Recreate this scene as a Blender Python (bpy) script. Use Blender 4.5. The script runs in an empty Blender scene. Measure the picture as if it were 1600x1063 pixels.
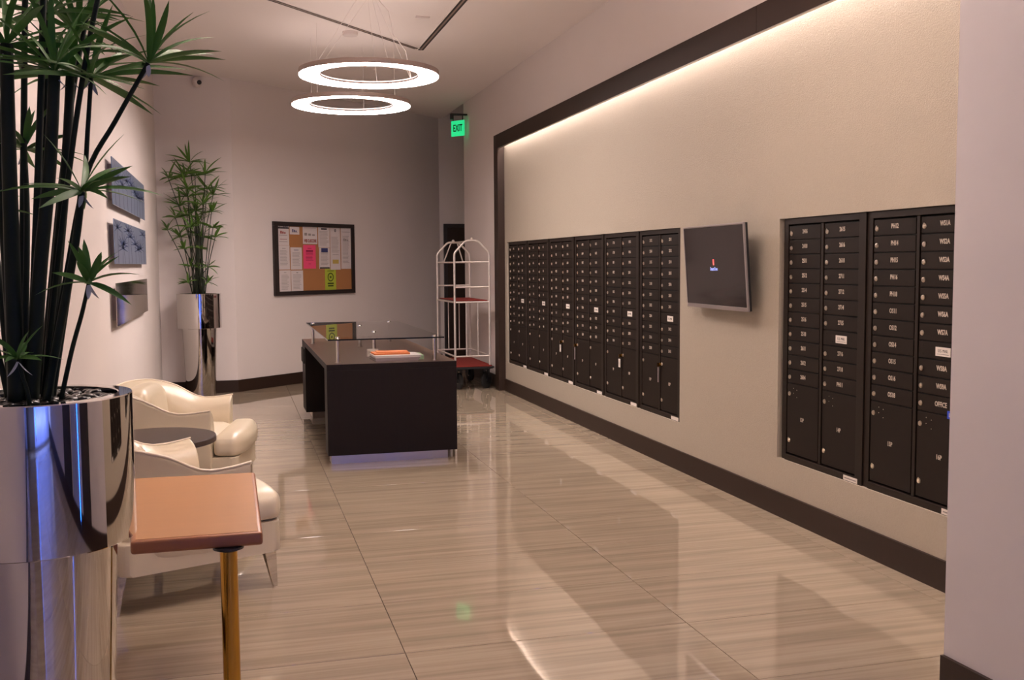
import bpy, bmesh, math, random
from mathutils import Vector, Matrix, Euler
random.seed(11)
PI = math.pi
C = bpy.context.scene.collection
SC = bpy.context.scene

# ------------------------------------------------------------ camera
cam_data = bpy.data.cameras.new('camera')
cam = bpy.data.objects.new('camera', cam_data)
C.objects.link(cam)
SC.camera = cam
cam_data.sensor_fit = 'HORIZONTAL'
cam_data.sensor_width = 36.0
cam_data.lens = 36.0 * 1588.03 / 1600.0
cam_data.clip_start = 0.02
YAW, PITCH, ROLL = 0.266775, -0.0750368, -0.0070183
f = Vector((math.sin(YAW), math.cos(YAW), 0)); r = Vector((math.cos(YAW), -math.sin(YAW), 0)); u = Vector((0, 0, 1))
F = f * math.cos(PITCH) + u * math.sin(PITCH)
U = u * math.cos(PITCH) - f * math.sin(PITCH)
RR = r * math.cos(ROLL) + U * math.sin(ROLL)
UU = U * math.cos(ROLL) - r * math.sin(ROLL)
cam.matrix_world = Matrix(((RR.x, UU.x, -F.x, 0), (RR.y, UU.y, -F.y, 0), (RR.z, UU.z, -F.z, 1.45), (0, 0, 0, 1)))

# ------------------------------------------------------------ light and exposure
SC.view_settings.view_transform = 'Standard'
SC.view_settings.look = 'None'
SC.view_settings.gamma = 1.0
SC.view_settings.use_curve_mapping = False
SC.view_settings.exposure = 0.25
RING_L = 40.0
RING_UP = 2.0
LED_L = 60.0
FILL_W = 6.0
BLUE_W = 15.0
W = bpy.data.worlds.new('world'); SC.world = W; W.use_nodes = True
W.node_tree.nodes['Background'].inputs[0].default_value = (0.03, 0.028, 0.03, 1)
W.node_tree.nodes['Background'].inputs[1].default_value = 1.0

def area(name, loc, rot, sx, sy, power, col, shape='RECTANGLE'):
    l = bpy.data.lights.new(name, 'AREA'); l.shape = shape; l.size = sx
    if shape == 'RECTANGLE': l.size_y = sy
    l.energy = power; l.color = col
    o = bpy.data.objects.new(name, l); o.location = loc; o.rotation_euler = rot
    C.objects.link(o); return o
# warm fill lights added under the ceiling, out of frame, without real fixtures
WARM = (1.0, 0.84, 0.72)
for (dx, dy) in ((0.3, 4.4), (1.6, 4.2), (0.9, -1.2)):
    area('ceiling_fill', (dx, dy, 3.535), (0, 0, 0), 0.22, 0.22, FILL_W, WARM, 'DISK')
# bluish fill added behind the camera to tint the wing wall lilac
area('blue_camera_fill', (1.3, -3.3, 1.7), (PI/2, 0, PI), 1.6, 2.4, BLUE_W, (0.46, 0.50, 1.0))

# ------------------------------------------------------------ materials
def lin(c): return tuple(((v/255)/12.92 if v/255 <= 0.04045 else ((v/255+0.055)/1.055)**2.4) for v in c)
def mat(name, rgb, rough=0.5, metal=0.0, spec=0.5, noise=0.0, scale=30, bump=0.0, bscale=60, coat=0.0, coat_r=0.05, stretch=None, dark=None):
    m = bpy.data.materials.new(name); m.use_nodes = True
    nt = m.node_tree; b = nt.nodes['Principled BSDF']
    c = lin(rgb)
    b.inputs['Base Color'].default_value = (*c, 1)
    b.inputs['Roughness'].default_value = rough
    b.inputs['Metallic'].default_value = metal
    b.inputs['Specular IOR Level'].default_value = spec
    b.inputs['Coat Weight'].default_value = coat
    b.inputs['Coat Roughness'].default_value = coat_r
    tc = nt.nodes.new('ShaderNodeTexCoord')
    mp = nt.nodes.new('ShaderNodeMapping')
    nt.links.new(tc.outputs['Object'], mp.inputs[0])
    if stretch: mp.inputs['Scale'].default_value = stretch
    if noise > 0 or dark:
        n = nt.nodes.new('ShaderNodeTexNoise'); n.inputs['Scale'].default_value = scale; n.inputs['Detail'].default_value = 5
        nt.links.new(mp.outputs[0], n.inputs['Vector'])
        mx = nt.nodes.new('ShaderNodeMix'); mx.data_type = 'RGBA'
        d = lin(dark) if dark else tuple(v*(1-noise) for v in c)
        h = c if dark else tuple(min(1, v*(1+noise)) for v in c)
        mx.inputs[6].default_value = (*d, 1); mx.inputs[7].default_value = (*h, 1)
        nt.links.new(n.outputs[0], mx.inputs[0]); nt.links.new(mx.outputs[2], b.inputs['Base Color'])
    if bump > 0:
        n2 = nt.nodes.new('ShaderNodeTexNoise'); n2.inputs['Scale'].default_value = bscale; n2.inputs['Detail'].default_value = 4
        nt.links.new(mp.outputs[0], n2.inputs['Vector'])
        bp = nt.nodes.new('ShaderNodeBump'); bp.inputs['Strength'].default_value = bump; bp.inputs['Distance'].default_value = 0.01
        nt.links.new(n2.outputs[0], bp.inputs['Height']); nt.links.new(bp.outputs[0], b.inputs['Normal'])
    return m
def emit(name, rgb, s):
    m = bpy.data.materials.new(name); m.use_nodes = True; nt = m.node_tree
    b = nt.nodes['Principled BSDF']; b.inputs['Base Color'].default_value = (*rgb, 1)
    b.inputs['Emission Color'].default_value = (*rgb, 1); b.inputs['Emission Strength'].default_value = s
    b.inputs['Roughness'].default_value = 0.6
    return m
M = {}
M['paint'] = mat('wall_paint', (224, 214, 209), 0.75, noise=0.015, scale=3, bump=0.03, bscale=120)
M['ceil'] = mat('ceiling_paint', (240, 231, 226), 0.85, noise=0.01, scale=3)
M['vinyl'] = mat('vinyl_wallcovering', (166, 155, 139), 0.65, noise=0.06, scale=70, bump=0.25, bscale=160)
M['column'] = mat('column_paint', (200, 192, 190), 0.6, noise=0.02, scale=4, bump=0.03, bscale=100)
M['darkwood'] = mat('dark_wood_trim', (44, 29, 21), 0.5, spec=0.3, noise=0.18, scale=10, stretch=(8, 8, 1), bump=0.04)
M['desk'] = mat('espresso_laminate', (25, 18, 16), 0.5, spec=0.2, noise=0.2, scale=9, stretch=(10, 10, 1), bump=0.02)
M['desktop'] = mat('espresso_laminate_top', (76, 57, 45), 0.28, spec=0.4, noise=0.15, scale=8, stretch=(1, 9, 9))
M['steel'] = mat('brushed_steel', (190, 184, 178), 0.28, 1.0)
M['chrome'] = mat('polished_chrome', (216, 212, 208), 0.035, 1.0)
M['mirror'] = mat('mirror_steel', (176, 166, 158), 0.06, 1.0, bump=0.012, bscale=6)
M['bluemirror'] = mat('blue_tinted_mirror', (126, 142, 172), 0.30, 0.55)
M['cartmetal'] = mat('satin_cart_tube', (222, 212, 204), 0.38, 0.6)
M['mail'] = mat('bronze_powdercoat', (30, 21, 15), 0.55, spec=0.2, noise=0.05, scale=120)
M['mailframe'] = mat('bronze_frame', (34, 25, 19), 0.5, spec=0.25)
M['gap'] = mat('dark_gap', (10, 9, 9), 0.8)
M['lock'] = mat('nickel_lock', (214, 202, 186), 0.3, 1.0)
M['ink'] = mat('silver_numeral', (196, 182, 166), 0.5)
M['white'] = mat('white_card', (226, 216, 206), 0.6)
M['paper'] = mat('notice_paper', (214, 204, 202), 0.7, noise=0.02, scale=20)
M['print'] = mat('grey_print', (150, 140, 138), 0.7)
M['printdark'] = mat('dark_print', (52, 46, 50), 0.7)
M['printred'] = mat('red_print', (150, 60, 48), 0.7)
M['printblue'] = mat('blue_print', (58, 62, 110), 0.7)
M['printyellow'] = mat('yellow_highlight', (196, 170, 90), 0.7)
M['pink'] = mat('pink_paper', (236, 78, 122), 0.6)
M['pinkprint'] = mat('pink_print', (150, 30, 70), 0.7)
M['lime'] = mat('lime_paper', (176, 190, 60), 0.6)
M['limeprint'] = mat('lime_print', (60, 76, 20), 0.7)
M['cork'] = mat('cork', (172, 118, 72), 0.85, noise=0.18, scale=160, bump=0.3, bscale=200)
M['frame'] = mat('black_board_frame', (40, 31, 30), 0.45)
M['red'] = mat('red_carpet_deck', (126, 28, 15), 0.9, noise=0.15, scale=120, bump=0.3, bscale=200)
M['rubber'] = mat('black_rubber', (22, 20, 20), 0.7)
M['leather'] = mat('cream_leather', (216, 202, 176), 0.36, spec=0.45, noise=0.03, scale=8, bump=0.10, bscale=14, coat=0.15, coat_r=0.3)
M['piping'] = mat('cream_piping', (232, 218, 196), 0.45)
M['tabledark'] = mat('dark_side_table', (70, 58, 54), 0.35, noise=0.08, scale=30)
M['orange'] = mat('honey_wood', (164, 116, 72), 0.5, noise=0.06, scale=5, stretch=(1, 8, 8), spec=0.4, coat=0.2, coat_r=0.3)
M['walnut'] = mat('walnut_edge', (150, 94, 58), 0.42, noise=0.12, scale=10, coat=0.1, coat_r=0.2)
M['brass'] = mat('polished_brass', (196, 150, 66), 0.12, 1.0)
M['blackmetal'] = mat('black_metal', (26, 24, 26), 0.35)
M['pebble'] = mat('black_pebble', (26, 24, 23), 0.28, coat=0.2)
M['soil'] = mat('soil', (24, 20, 18), 0.9)
M['stem'] = mat('dark_green_stem', (16, 30, 19), 0.6, spec=0.25, noise=0.2, scale=20)
M['stemfar'] = mat('green_stem', (34, 44, 24), 0.5, noise=0.25, scale=20)
M['leaf'] = mat('dark_green_leaf', (66, 116, 42), 0.5, noise=0.25, scale=12)
M['leaffar'] = mat('mid_green_leaf', (82, 118, 42), 0.45, noise=0.25, scale=12)
M['sheath'] = mat('white_sheath', (180, 186, 196), 0.6)
M['tvbezel'] = mat('silver_tv_bezel', (168, 158, 156), 0.35, 0.6)
M['tvback'] = mat('black_tv_shell', (20, 18, 18), 0.5)
M['screen'] = mat('dark_screen', (34, 26, 26), 0.10, spec=0.4)
M['bluesticker'] = mat('blue_sticker', (34, 66, 190), 0.5)
M['orangefolder'] = mat('orange_folder', (226, 126, 64), 0.6)
M['greenfolder'] = mat('pale_green_folder', (176, 204, 160), 0.6)
M['greyplastic'] = mat('grey_tray', (148, 134, 134), 0.5)
M['slot'] = mat('slot_black', (44, 36, 32), 0.6)
M['slotmid'] = mat('slot_trim', (150, 130, 118), 0.5)
M['white_plastic'] = mat('white_plastic', (222, 210, 204), 0.4)
M['housing'] = mat('ring_housing', (170, 152, 144), 0.5, 0.2)
M['cable'] = mat('steel_cable', (236, 226, 220), 0.5)
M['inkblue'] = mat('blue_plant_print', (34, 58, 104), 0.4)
M['ringdown'] = emit('ring_diffuser', (1.0, 0.85, 0.80), RING_L)
M['ringup'] = emit('ring_uplight', (1.0, 0.85, 0.79), RING_UP)
M['fillring_down'] = emit('fill_ring_diffuser', (1.0, 0.85, 0.80), 16.0)
M['fillring_up'] = emit('fill_ring_uplight', (1.0, 0.85, 0.79), 60.0)
M['led'] = emit('led_strip', (1.0, 0.85, 0.79), LED_L)
M['exitgreen'] = emit('exit_green', (0.02, 0.72, 0.25), 0.75)
M['exitdark'] = mat('exit_letter', (10, 90, 50), 0.5)
M['neon'] = emit('blue_neon', (0.02, 0.16, 1.0), 9.0)
M['screenlogo'] = emit('screen_red', (0.75, 0.10, 0.10), 0.9)
M['screentext'] = emit('screen_blue', (0.22, 0.27, 0.62), 1.0)
M['bluewall'] = mat('blue_grey_marble', (140, 150, 190), 0.25, noise=0.25, scale=3, stretch=(1, 1, 3))
def glass(name, tint=(0.93, 0.97, 0.95)):
    m = bpy.data.materials.new(name); m.use_nodes = True; b = m.node_tree.nodes['Principled BSDF']
    b.inputs['Base Color'].default_value = (*tint, 1); b.inputs['Transmission Weight'].default_value = 1.0
    b.inputs['Roughness'].default_value = 0.0; b.inputs['IOR'].default_value = 1.5
    return m
M['glass'] = glass('clear_glass'); M['glassedge'] = mat('glass_edge', (14, 18, 17), 0.35, spec=0.2)

def floor_mat():
    m = bpy.data.materials.new('vein_cut_travertine'); m.use_nodes = True; nt = m.node_tree; N = nt.nodes; L = nt.links
    b = N['Principled BSDF']
    g = N.new('ShaderNodeNewGeometry'); oi = N.new('ShaderNodeObjectInfo')
    cmb = N.new('ShaderNodeCombineXYZ')
    mul = N.new('ShaderNodeMath'); mul.operation = 'MULTIPLY'; mul.inputs[1].default_value = 37.0
    L.new(oi.outputs['Random'], mul.inputs[0]); L.new(mul.outputs[0], cmb.inputs[0]); L.new(mul.outputs[0], cmb.inputs[1])
    add = N.new('ShaderNodeVectorMath'); L.new(g.outputs['Position'], add.inputs[0]); L.new(cmb.outputs[0], add.inputs[1])
    def band(sx, sy, sc, det, dist=0.0):
        mp = N.new('ShaderNodeMapping'); mp.inputs['Scale'].default_value = (sx, sy, 1)
        L.new(add.outputs[0], mp.inputs[0])
        n = N.new('ShaderNodeTexNoise'); n.inputs['Scale'].default_value = sc; n.inputs['Detail'].default_value = det
        n.inputs['Distortion'].default_value = dist
        L.new(mp.outputs[0], n.inputs['Vector']); return n
    n1 = band(0.5, 9, 1.6, 6, 0.25); n2 = band(0.8, 30, 1.5, 4, 0.15)
    mx = N.new('ShaderNodeMix'); mx.data_type = 'FLOAT'; mx.inputs[0].default_value = 0.42
    L.new(n1.outputs[0], mx.inputs[2]); L.new(n2.outputs[0], mx.inputs[3])
    cr = N.new('ShaderNodeValToRGB')
    e = cr.color_ramp.elements
    e[0].position = 0.26; e[0].color = (*lin((138, 124, 106)), 1)
    e[1].position = 0.74; e[1].color = (*lin((178, 162, 141)), 1)
    k = cr.color_ramp.elements.new(0.42); k.color = (*lin((153, 137, 117)), 1)
    k = cr.color_ramp.elements.new(0.54); k.color = (*lin((166, 150, 129)), 1)
    L.new(mx.outputs[0], cr.inputs[0])
    L.new(cr.outputs[0], b.inputs['Base Color'])
    b.inputs['Roughness'].default_value = 0.035; b.inputs['Specular IOR Level'].default_value = 0.95
    b.inputs['IOR'].default_value = 1.68
    nb_ = N.new('ShaderNodeTexNoise'); nb_.inputs['Scale'].default_value = 2.2; nb_.inputs['Detail'].default_value = 1
    L.new(add.outputs[0], nb_.inputs['Vector'])
    bp = N.new('ShaderNodeBump'); bp.inputs['Strength'].default_value = 1.0; bp.inputs['Distance'].default_value = 0.0006
    L.new(nb_.outputs[0], bp.inputs['Height']); L.new(bp.outputs[0], b.inputs['Normal'])
    return m
M['tile'] = floor_mat()
M['grout'] = mat('grout', (96, 78, 62), 0.9)

# ------------------------------------------------------------ mesh helpers
def obj(name, bm, m, parent=None, smooth=False, loc=None, rot=None):
    me = bpy.data.meshes.new(name)
    if isinstance(bm, bpy.types.Mesh): me = bm
    else:
        bmesh.ops.recalc_face_normals(bm, faces=bm.faces[:])
        bm.to_mesh(me); bm.free()
        if smooth:
            for p in me.polygons: p.use_smooth = True
    if m is not None and len(me.materials) == 0:
        for q in (m if isinstance(m, (list, tuple)) else [m]): me.materials.append(q)
    o = bpy.data.objects.new(name, me); C.objects.link(o)
    if parent is not None: o.parent = parent
    if loc: o.location = loc
    if rot: o.rotation_euler = rot
    return o
def tag(o, label=None, cat=None, group=None, kind=None):
    if label: o['label'] = label
    if cat: o['category'] = cat
    if group: o['group'] = group
    if kind: o['kind'] = kind
    return o
def thing(name, label, cat, loc=(0, 0, 0), rz=0.0, group=None):
    o = bpy.data.objects.new(name, None); C.objects.link(o); o.location = loc; o.rotation_euler = (0, 0, rz)
    o.empty_display_size = 0.1
    return tag(o, label, cat, group)
def box(bm, x0, x1, y0, y1, z0, z1, bev=0.0, mi=0, M4=None):
    if x0 > x1: x0, x1 = x1, x0
    if y0 > y1: y0, y1 = y1, y0
    if z0 > z1: z0, z1 = z1, z0
    vs = [bm.verts.new(v) for v in ((x0, y0, z0), (x1, y0, z0), (x1, y1, z0), (x0, y1, z0), (x0, y0, z1), (x1, y0, z1), (x1, y1, z1), (x0, y1, z1))]
    fs = [bm.faces.new([vs[i] for i in q]) for q in ((0, 3, 2, 1), (4, 5, 6, 7), (0, 1, 5, 4), (1, 2, 6, 5), (2, 3, 7, 6), (3, 0, 4, 7))]
    for q in fs: q.material_index = mi
    if M4 is not None: bmesh.ops.transform(bm, matrix=M4, verts=vs)
    if bev > 0:
        es = list({e for q in fs for e in q.edges})
        bmesh.ops.bevel(bm, geom=es, offset=bev, segments=2, affect='EDGES', profile=0.6)
    return vs
def nb(): return bmesh.new()
def boxm(*a, **k):
    bm = nb(); box(bm, *a, **k); return bm
def prism(bm, pts, z0, z1, bev=0.0):
    lo = [bm.verts.new((x, y, z0)) for x, y in pts]; hi = [bm.verts.new((x, y, z1)) for x, y in pts]
    n = len(pts); fs = [bm.faces.new(lo[::-1]), bm.faces.new(hi)]
    for i in range(n): fs.append(bm.faces.new((lo[i], lo[(i+1) % n], hi[(i+1) % n], hi[i])))
    if bev > 0:
        es = list({e for q in fs for e in q.edges})
        bmesh.ops.bevel(bm, geom=es, offset=bev, segments=3, affect='EDGES', profile=0.6)
def tube(bm, pts, rad, n=10, caps=True, radii=None):
    pts = [Vector(p) for p in pts]; rings = []
    up = None
    for i, p in enumerate(pts):
        if i == 0: t = pts[1]-p
        elif i == len(pts)-1: t = p-pts[i-1]
        else: t = (pts[i+1]-p).normalized() + (p-pts[i-1]).normalized()
        t.normalize()
        if up is None:
            up = Vector((0, 0, 1)) if abs(t.z) < 0.9 else Vector((1, 0, 0))
        a = t.cross(up).normalized(); b2 = a.cross(t).normalized(); up = b2
        rr = radii[i] if radii else rad
        rings.append([bm.verts.new(p + a*math.cos(2*PI*k/n)*rr + b2*math.sin(2*PI*k/n)*rr) for k in range(n)])
    for i in range(len(rings)-1):
        for k in range(n): bm.faces.new((rings[i][k], rings[i][(k+1) % n], rings[i+1][(k+1) % n], rings[i+1][k]))
    if caps: bm.faces.new(rings[0][::-1]); bm.faces.new(rings[-1])
def lathe(bm, prof, n=48, cx=0, cy=0, closed=False):
    rings = []
    for (rr, z) in prof:
        if rr < 1e-6: rings.append([bm.verts.new((cx, cy, z))])
        else: rings.append([bm.verts.new((cx+rr*math.cos(2*PI*k/n), cy+rr*math.sin(2*PI*k/n), z)) for k in range(n)])
    idx = list(range(len(rings)-1))
    prs = [(i, i+1) for i in idx] + ([(len(rings)-1, 0)] if closed else [])
    for a, b2 in prs:
        A, B = rings[a], rings[b2]
        for k in range(n):
            k2 = (k+1) % n
            if len(A) == 1 and len(B) == 1: continue
            if len(A) == 1: bm.faces.new((A[0], B[k2], B[k]))
            elif len(B) == 1: bm.faces.new((A[k], A[k2], B[0]))
            else: bm.faces.new((A[k], A[k2], B[k2], B[k]))
def smooth_angle(o, deg=35):
    me = o.data
    for p in me.polygons: p.use_smooth = True
    try: me.set_sharp_from_angle(angle=math.radians(deg))
    except Exception: pass
    return o
text_cache = {}
def text_mesh(s, size, depth=0.0006, sx=1.0, bold=0.0):
    key = (s, size, depth, sx, bold)
    if key in text_cache: return text_cache[key]
    cu = bpy.data.curves.new('txt', 'FONT'); cu.body = s; cu.size = size; cu.align_x = 'CENTER'; cu.align_y = 'CENTER'
    cu.extrude = depth; cu.resolution_u = 2; cu.offset = bold
    o = bpy.data.objects.new('txt', cu); C.objects.link(o)
    bpy.context.view_layer.update()
    me = bpy.data.meshes.new_from_object(o.evaluated_get(bpy.context.evaluated_depsgraph_get()))
    bpy.data.objects.remove(o); bpy.data.curves.remove(cu)
    if sx != 1.0:
        for v in me.vertices: v.co.x *= sx
    me.name = 'numeral'; text_cache[key] = me
    return me

# ================================================================ THE SETTING
XL, XR, ZC = -0.80, 2.977, 3.555
Y0 = -3.6
# floor: a slab with every tile as a part of its own
fl = tag(obj('floor', boxm(XL-0.1, 4.6, Y0, 15.2, -0.12, -0.012), M['grout']), kind='structure')
JX = [-0.8] + [0.583 + 1.144*k for k in range(-1, 5)]
tile_cache = {}
for i in range(len(JX)-1):
    x0, x1 = JX[i], JX[i+1]
    for k in range(-12, 21):
        y0 = 3.679 + 0.583*k; y1 = y0 + 0.583
        if y0 < Y0 - 0.1: continue
        if x0 > 2.8 and y1 < 13.0: x1c = 3.0
        else: x1c = x1
        w, h = x1c-x0-0.003, y1-y0-0.003
        key = (round(w, 4), round(h, 4))
        if key not in tile_cache:
            bm = boxm(-w/2, w/2, -h/2, h/2, -0.012, 0.0, bev=0.0008)
            me = bpy.data.meshes.new('tile'); bmesh.ops.recalc_face_normals(bm, faces=bm.faces[:]); bm.to_mesh(me); bm.free(); me.materials.append(M['tile']); tile_cache[key] = me
        o = obj('tile', tile_cache[key], None, fl, loc=((x0+x1c)/2, (y0+y1)/2, 0))
        o.rotation_euler = (random.uniform(-1, 1)*0.0006, random.uniform(-1, 1)*0.0003, 0)

# right wall with the two recessed mailbox openings
OA = (6.475, 11.085); OB = (3.585, 5.155); ZB, ZT = 0.333, 1.690
bm = nb()
def wpiece(y0, y1, z0, z1): box(bm, XR, XR+0.30, y0, y1, z0, z1)
wpiece(2.0, 11.17, 0, ZB); wpiece(2.0, 11.17, ZT, 2.86)
wpiece(2.0, OB[0], ZB, ZT); wpiece(OB[1], OA[0], ZB, ZT); wpiece(OA[1], 11.17, ZB, ZT)
box(bm, XR+0.20, XR+0.30, 2.0, 11.17, ZB, ZT)
tag(obj('wall_right', bm, M['vinyl']), kind='structure')
bm = nb(); box(bm, XR, XR+0.30, 2.0, 11.17, 2.86, ZC+0.5); box(bm, XR, XR+0.30, 11.17, 13.24, 0, ZC+0.5)
tag(obj('wall_right_upper', bm, M['paint']), kind='structure')
# left wall
tag(obj('wall_left', boxm(XL-0.15, XL, Y0, 12.1, 0, ZC), M['paint']), kind='structure')
# back wall: a short straight part, then the slanted part
bm = nb()
prism(bm, [(-0.95, 12.035), (0.02, 12.035), (2.95, 14.66), (2.85, 14.77), (-0.03, 12.18), (-0.95, 12.18)], 0, ZC+0.0)
tag(obj('wall_back', bm, M['paint']), kind='structure')
bm = nb(); box(bm, 2.90, 4.6, 14.63, 14.78, 0, 4.4)
tag(obj('wall_recess', bm, M['paint']), kind='structure')
tag(obj('wall_recess_side', boxm(4.45, 4.6, 13.24, 14.7, 0, 4.4), M['paint']), kind='structure')
tag(obj('wall_recess_front', boxm(3.27, 4.6, 13.09, 13.24, 0, 4.4), M['paint']), kind='structure')
# the block that stands in front of the mailbox wall on the right
bm = nb(); prism(bm, [(2.255, 2.81), (2.285, 2.0), (2.285, Y0), (3.3, Y0), (3.3, 2.81)], 0, ZC)
tag(obj('wall_wing', bm, M['column']), kind='structure')
# ceiling
tag(obj('ceiling', boxm(XL-0.15, XR, Y0, 15.0, ZC, ZC+0.10), M['ceil']), kind='structure')
tag(obj('ceiling_recess', boxm(XR, 4.6, 13.24, 14.78, 4.3, 4.4), M['ceil']), kind='structure')
# wall behind the camera: blue-grey marble with dark door panels
tag(obj('wall_front', boxm(XL-0.1, 2.3, Y0-0.15, Y0, 0, ZC), M['bluewall']), kind='structure')
d = tag(obj('door_2', boxm(-0.55, 0.35, Y0+0.001, Y0+0.06, 0, 2.5, bev=0.004), M['darkwood']), kind='structure')
def neon(x, y, lab, rot):
    n = thing('neon_tube', lab, 'light', (x, y, 0), rot)
    bm = nb(); tube(bm, [(0, 0, 0.1), (0, 0, 3.3)], 0.016, 10); obj('tube', bm, M['neon'], n, True)
    bm = nb(); box(bm, -0.03, 0.03, -0.05, -0.015, 0.05, 3.35); obj('backplate', bm, M['blackmetal'], n)
neon(0.50, Y0+0.05, 'blue neon tube upright beside the entrance door behind the viewer', 0)
neon(2.235, 0.95, 'blue neon tube upright on the wing wall behind the viewer', PI/2)
for (ya, yb, mm, lab) in ((1.16, 1.75, 'slot', 'dark panel on the wing wall beside the neon tube'), (0.35, 0.80, 'bluewall', 'blue-grey marble panel on the wing wall'), (-0.60, 0.25, 'slot', 'long dark panel on the wing wall near the entrance')):
    tag(obj('wall_panel', boxm(2.255, 2.283, ya, yb, 0.14, 3.2, bev=0.003), M[mm]), lab, 'panel')
# unseen blue fill lamp added low down to colour the marble wall
area('blue_marble_fill', (0.9, Y0+0.55, 0.12), (math.radians(125), 0, PI), 2.4, 0.1, 30, (0.25, 0.36, 1.0))

# baseboards
BH = 0.138; BT = 0.014
def base(name, pts):  # quad footprint
    bm = nb(); prism(bm, pts, 0.0, BH); tag(obj(name, bm, M['darkwood']), kind='structure')
base('baseboard_right', [(XR-BT, 2.812), (XR, 2.812), (XR, 11.17), (XR-BT, 11.17)])
base('baseboard_right_far', [(XR-BT, 11.34), (XR, 11.34), (XR, 13.24), (XR-BT, 13.24)])
base('baseboard_left', [(XL, Y0), (XL+BT, Y0), (XL+BT, 12.035), (XL, 12.035)])
base('baseboard_back', [(XL, 12.035), (XL, 12.035-BT), (0.026, 12.035-BT), (0.02, 12.035)])
base('baseboard_back_slanted', [(0.02, 12.035), (0.026, 12.021), (2.95, 14.640), (2.94, 14.654)])
base('baseboard_wing', [(2.241, 2.81), (2.255, 2.81), (2.285, 2.0), (2.285, Y0), (2.271, Y0), (2.271, 2.0)])

# dark frame around the mailbox wall: post and light-cove header (boards butted with a joint)
XF = 2.897
t = thing('header_trim', 'dark wood header board along the top of the mailbox wall, hiding a light strip', 'trim', (0, 0, 0))
ys = [11.17, 5.30, 2.812]
for a, b2 in zip(ys[:-1], ys[1:]):
    bm = boxm(XF, XF+0.022, b2+0.002, a-0.002, 2.745, 2.899, bev=0.0015); obj('board', bm, M['darkwood'], t)
bm = boxm(XF+0.022, XR, 2.812, 11.17, 2.885, 2.899); obj('cove_top', bm, M['paint'], t)
bm = boxm(XF+0.002, XF+0.022, 2.812, 11.168, 2.740, 2.745); obj('lip', bm, M['steel'], t)
bm = boxm(XF+0.030, XR-0.012, 2.83, 11.14, 2.868, 2.884); s = obj('light_strip', bm, M['led'], t)
tag(s, 'glowing white light strip')
bm = nb(); box(bm, XF, XR, 11.17, 11.34, 0, 2.899, bev=0.002)
tag(obj('trim_1', bm, M['darkwood']), kind='structure')

# door in the recess
d = tag(obj('door_1', boxm(3.02, 3.86, 14.585, 14.62, 0.005, 1.985, bev=0.003), M['darkwood']), kind='structure')
bm = nb(); box(bm, 2.972, 3.02, 14.575, 14.63, 0, 2.035); box(bm, 3.86, 3.91, 14.575, 14.63, 0, 2.035); box(bm, 3.02, 3.86, 14.575, 14.63, 1.985, 2.035)
obj('door_frame', bm, M['frame'], d)
bm = nb(); tube(bm, [(3.78, 14.585, 1.0), (3.78, 14.53, 1.0), (3.66, 14.53, 1.0)], 0.009, 8); obj('handle', bm, M['steel'], d, True)

# ceiling linear diffusers
def slot(name, a, b2, label):
    a = Vector(a); b2 = Vector(b2); L = (b2-a).length; ang = math.atan2((b2-a).y, (b2-a).x)
    t = thing(name, label, 'vent', (a.x, a.y, ZC), ang)
    for s in (-1, 1): obj('slot', boxm(0, L, s*0.020-0.011, s*0.020+0.011, -0.004, 0.0), M['slot'], t)
    obj('divider', boxm(0, L, -0.008, 0.008, -0.006, 0.0), M['slotmid'], t)
    for s in (-1, 1): obj('flange', boxm(-0.004, L+0.004, s*0.033-0.004, s*0.033+0.004, -0.006, 0.0), M['ceil'], t)
slot('linear_diffuser', (-0.35, 7.70), (1.79, 10.00), 'slim double-slot ceiling diffuser running diagonally above the ring lamps')
slot('linear_diffuser', (1.835, 4.2), (1.835, 10.06), 'slim double-slot ceiling diffuser running straight toward the back corner')
bm = boxm(1.555, 1.675, 8.705, 8.735, ZC-0.012, ZC, bev=0.003)
tag(obj('ceiling_plate', bm, M['white_plastic']), 'small white plate on the ceiling between the ring lamps and the straight diffuser', 'plate')

# ================================================================ RING PENDANTS
def ring_lamp(cx, cy, z, label, wires, cord=None, dm='ringdown', um='ringup'):
    t = thing('ring_pendant', label, 'lamp', (cx, cy, z), 0, 'ring pendant lamps over the desk')
    ro, ri = 0.535, 0.375
    bm = nb(); lathe(bm, [(ro, 0.034), (ro, -0.004), (ro-0.006, -0.004), (ro-0.006, 0.034)], 96, closed=True)
    lathe(bm, [(ri+0.004, 0.016), (ri, 0.016), (ri, 0.002), (ri+0.004, 0.002)], 96, closed=True)
    lathe(bm, [(ri+0.004, 0.012), (ro-0.006, 0.008), (ro-0.006, 0.006), (ri+0.004, 0.010)], 96, closed=True)
    obj('housing', bm, M['housing'], t, False)
    bm = nb(); lathe(bm, [(ri+0.003, 0.004), (ri+0.02, 0.0), (ro-0.02, -0.009), (ro-0.004, -0.010), (ro-0.004, -0.003), (ri+0.003, 0.008)], 96, closed=True)
    smooth_angle(obj('diffuser', bm, M[dm], t))
    bm = nb(); lathe(bm, [(ri+0.006, 0.0225), (ro-0.008, 0.0225), (ro-0.008, 0.0245), (ri+0.006, 0.0245)], 96, closed=True)
    obj('uplight', bm, M[um], t)
    for (a, top) in wires:
        bm = nb(); x, y = 0.455*math.cos(a), 0.455*math.sin(a)
        tube(bm, [(x, y, 0.014), (top[0], top[1], ZC-z-0.01)], 0.0016, 6); obj('wire', bm, M['cable'], t)
    if cord:
        bm = nb(); tube(bm, cord, 0.0045, 8); tag(obj('power_cord', bm, M['cable'], t, True), 'thicker pale power cord with a bend')
    bm = nb(); lathe(bm, [(0, ZC-z), (0.07, ZC-z), (0.07, ZC-z-0.03), (0.062, ZC-z-0.036), (0, ZC-z-0.036)], 32)
    obj('canopy', bm, M['white_plastic'], t)
    return t
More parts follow.
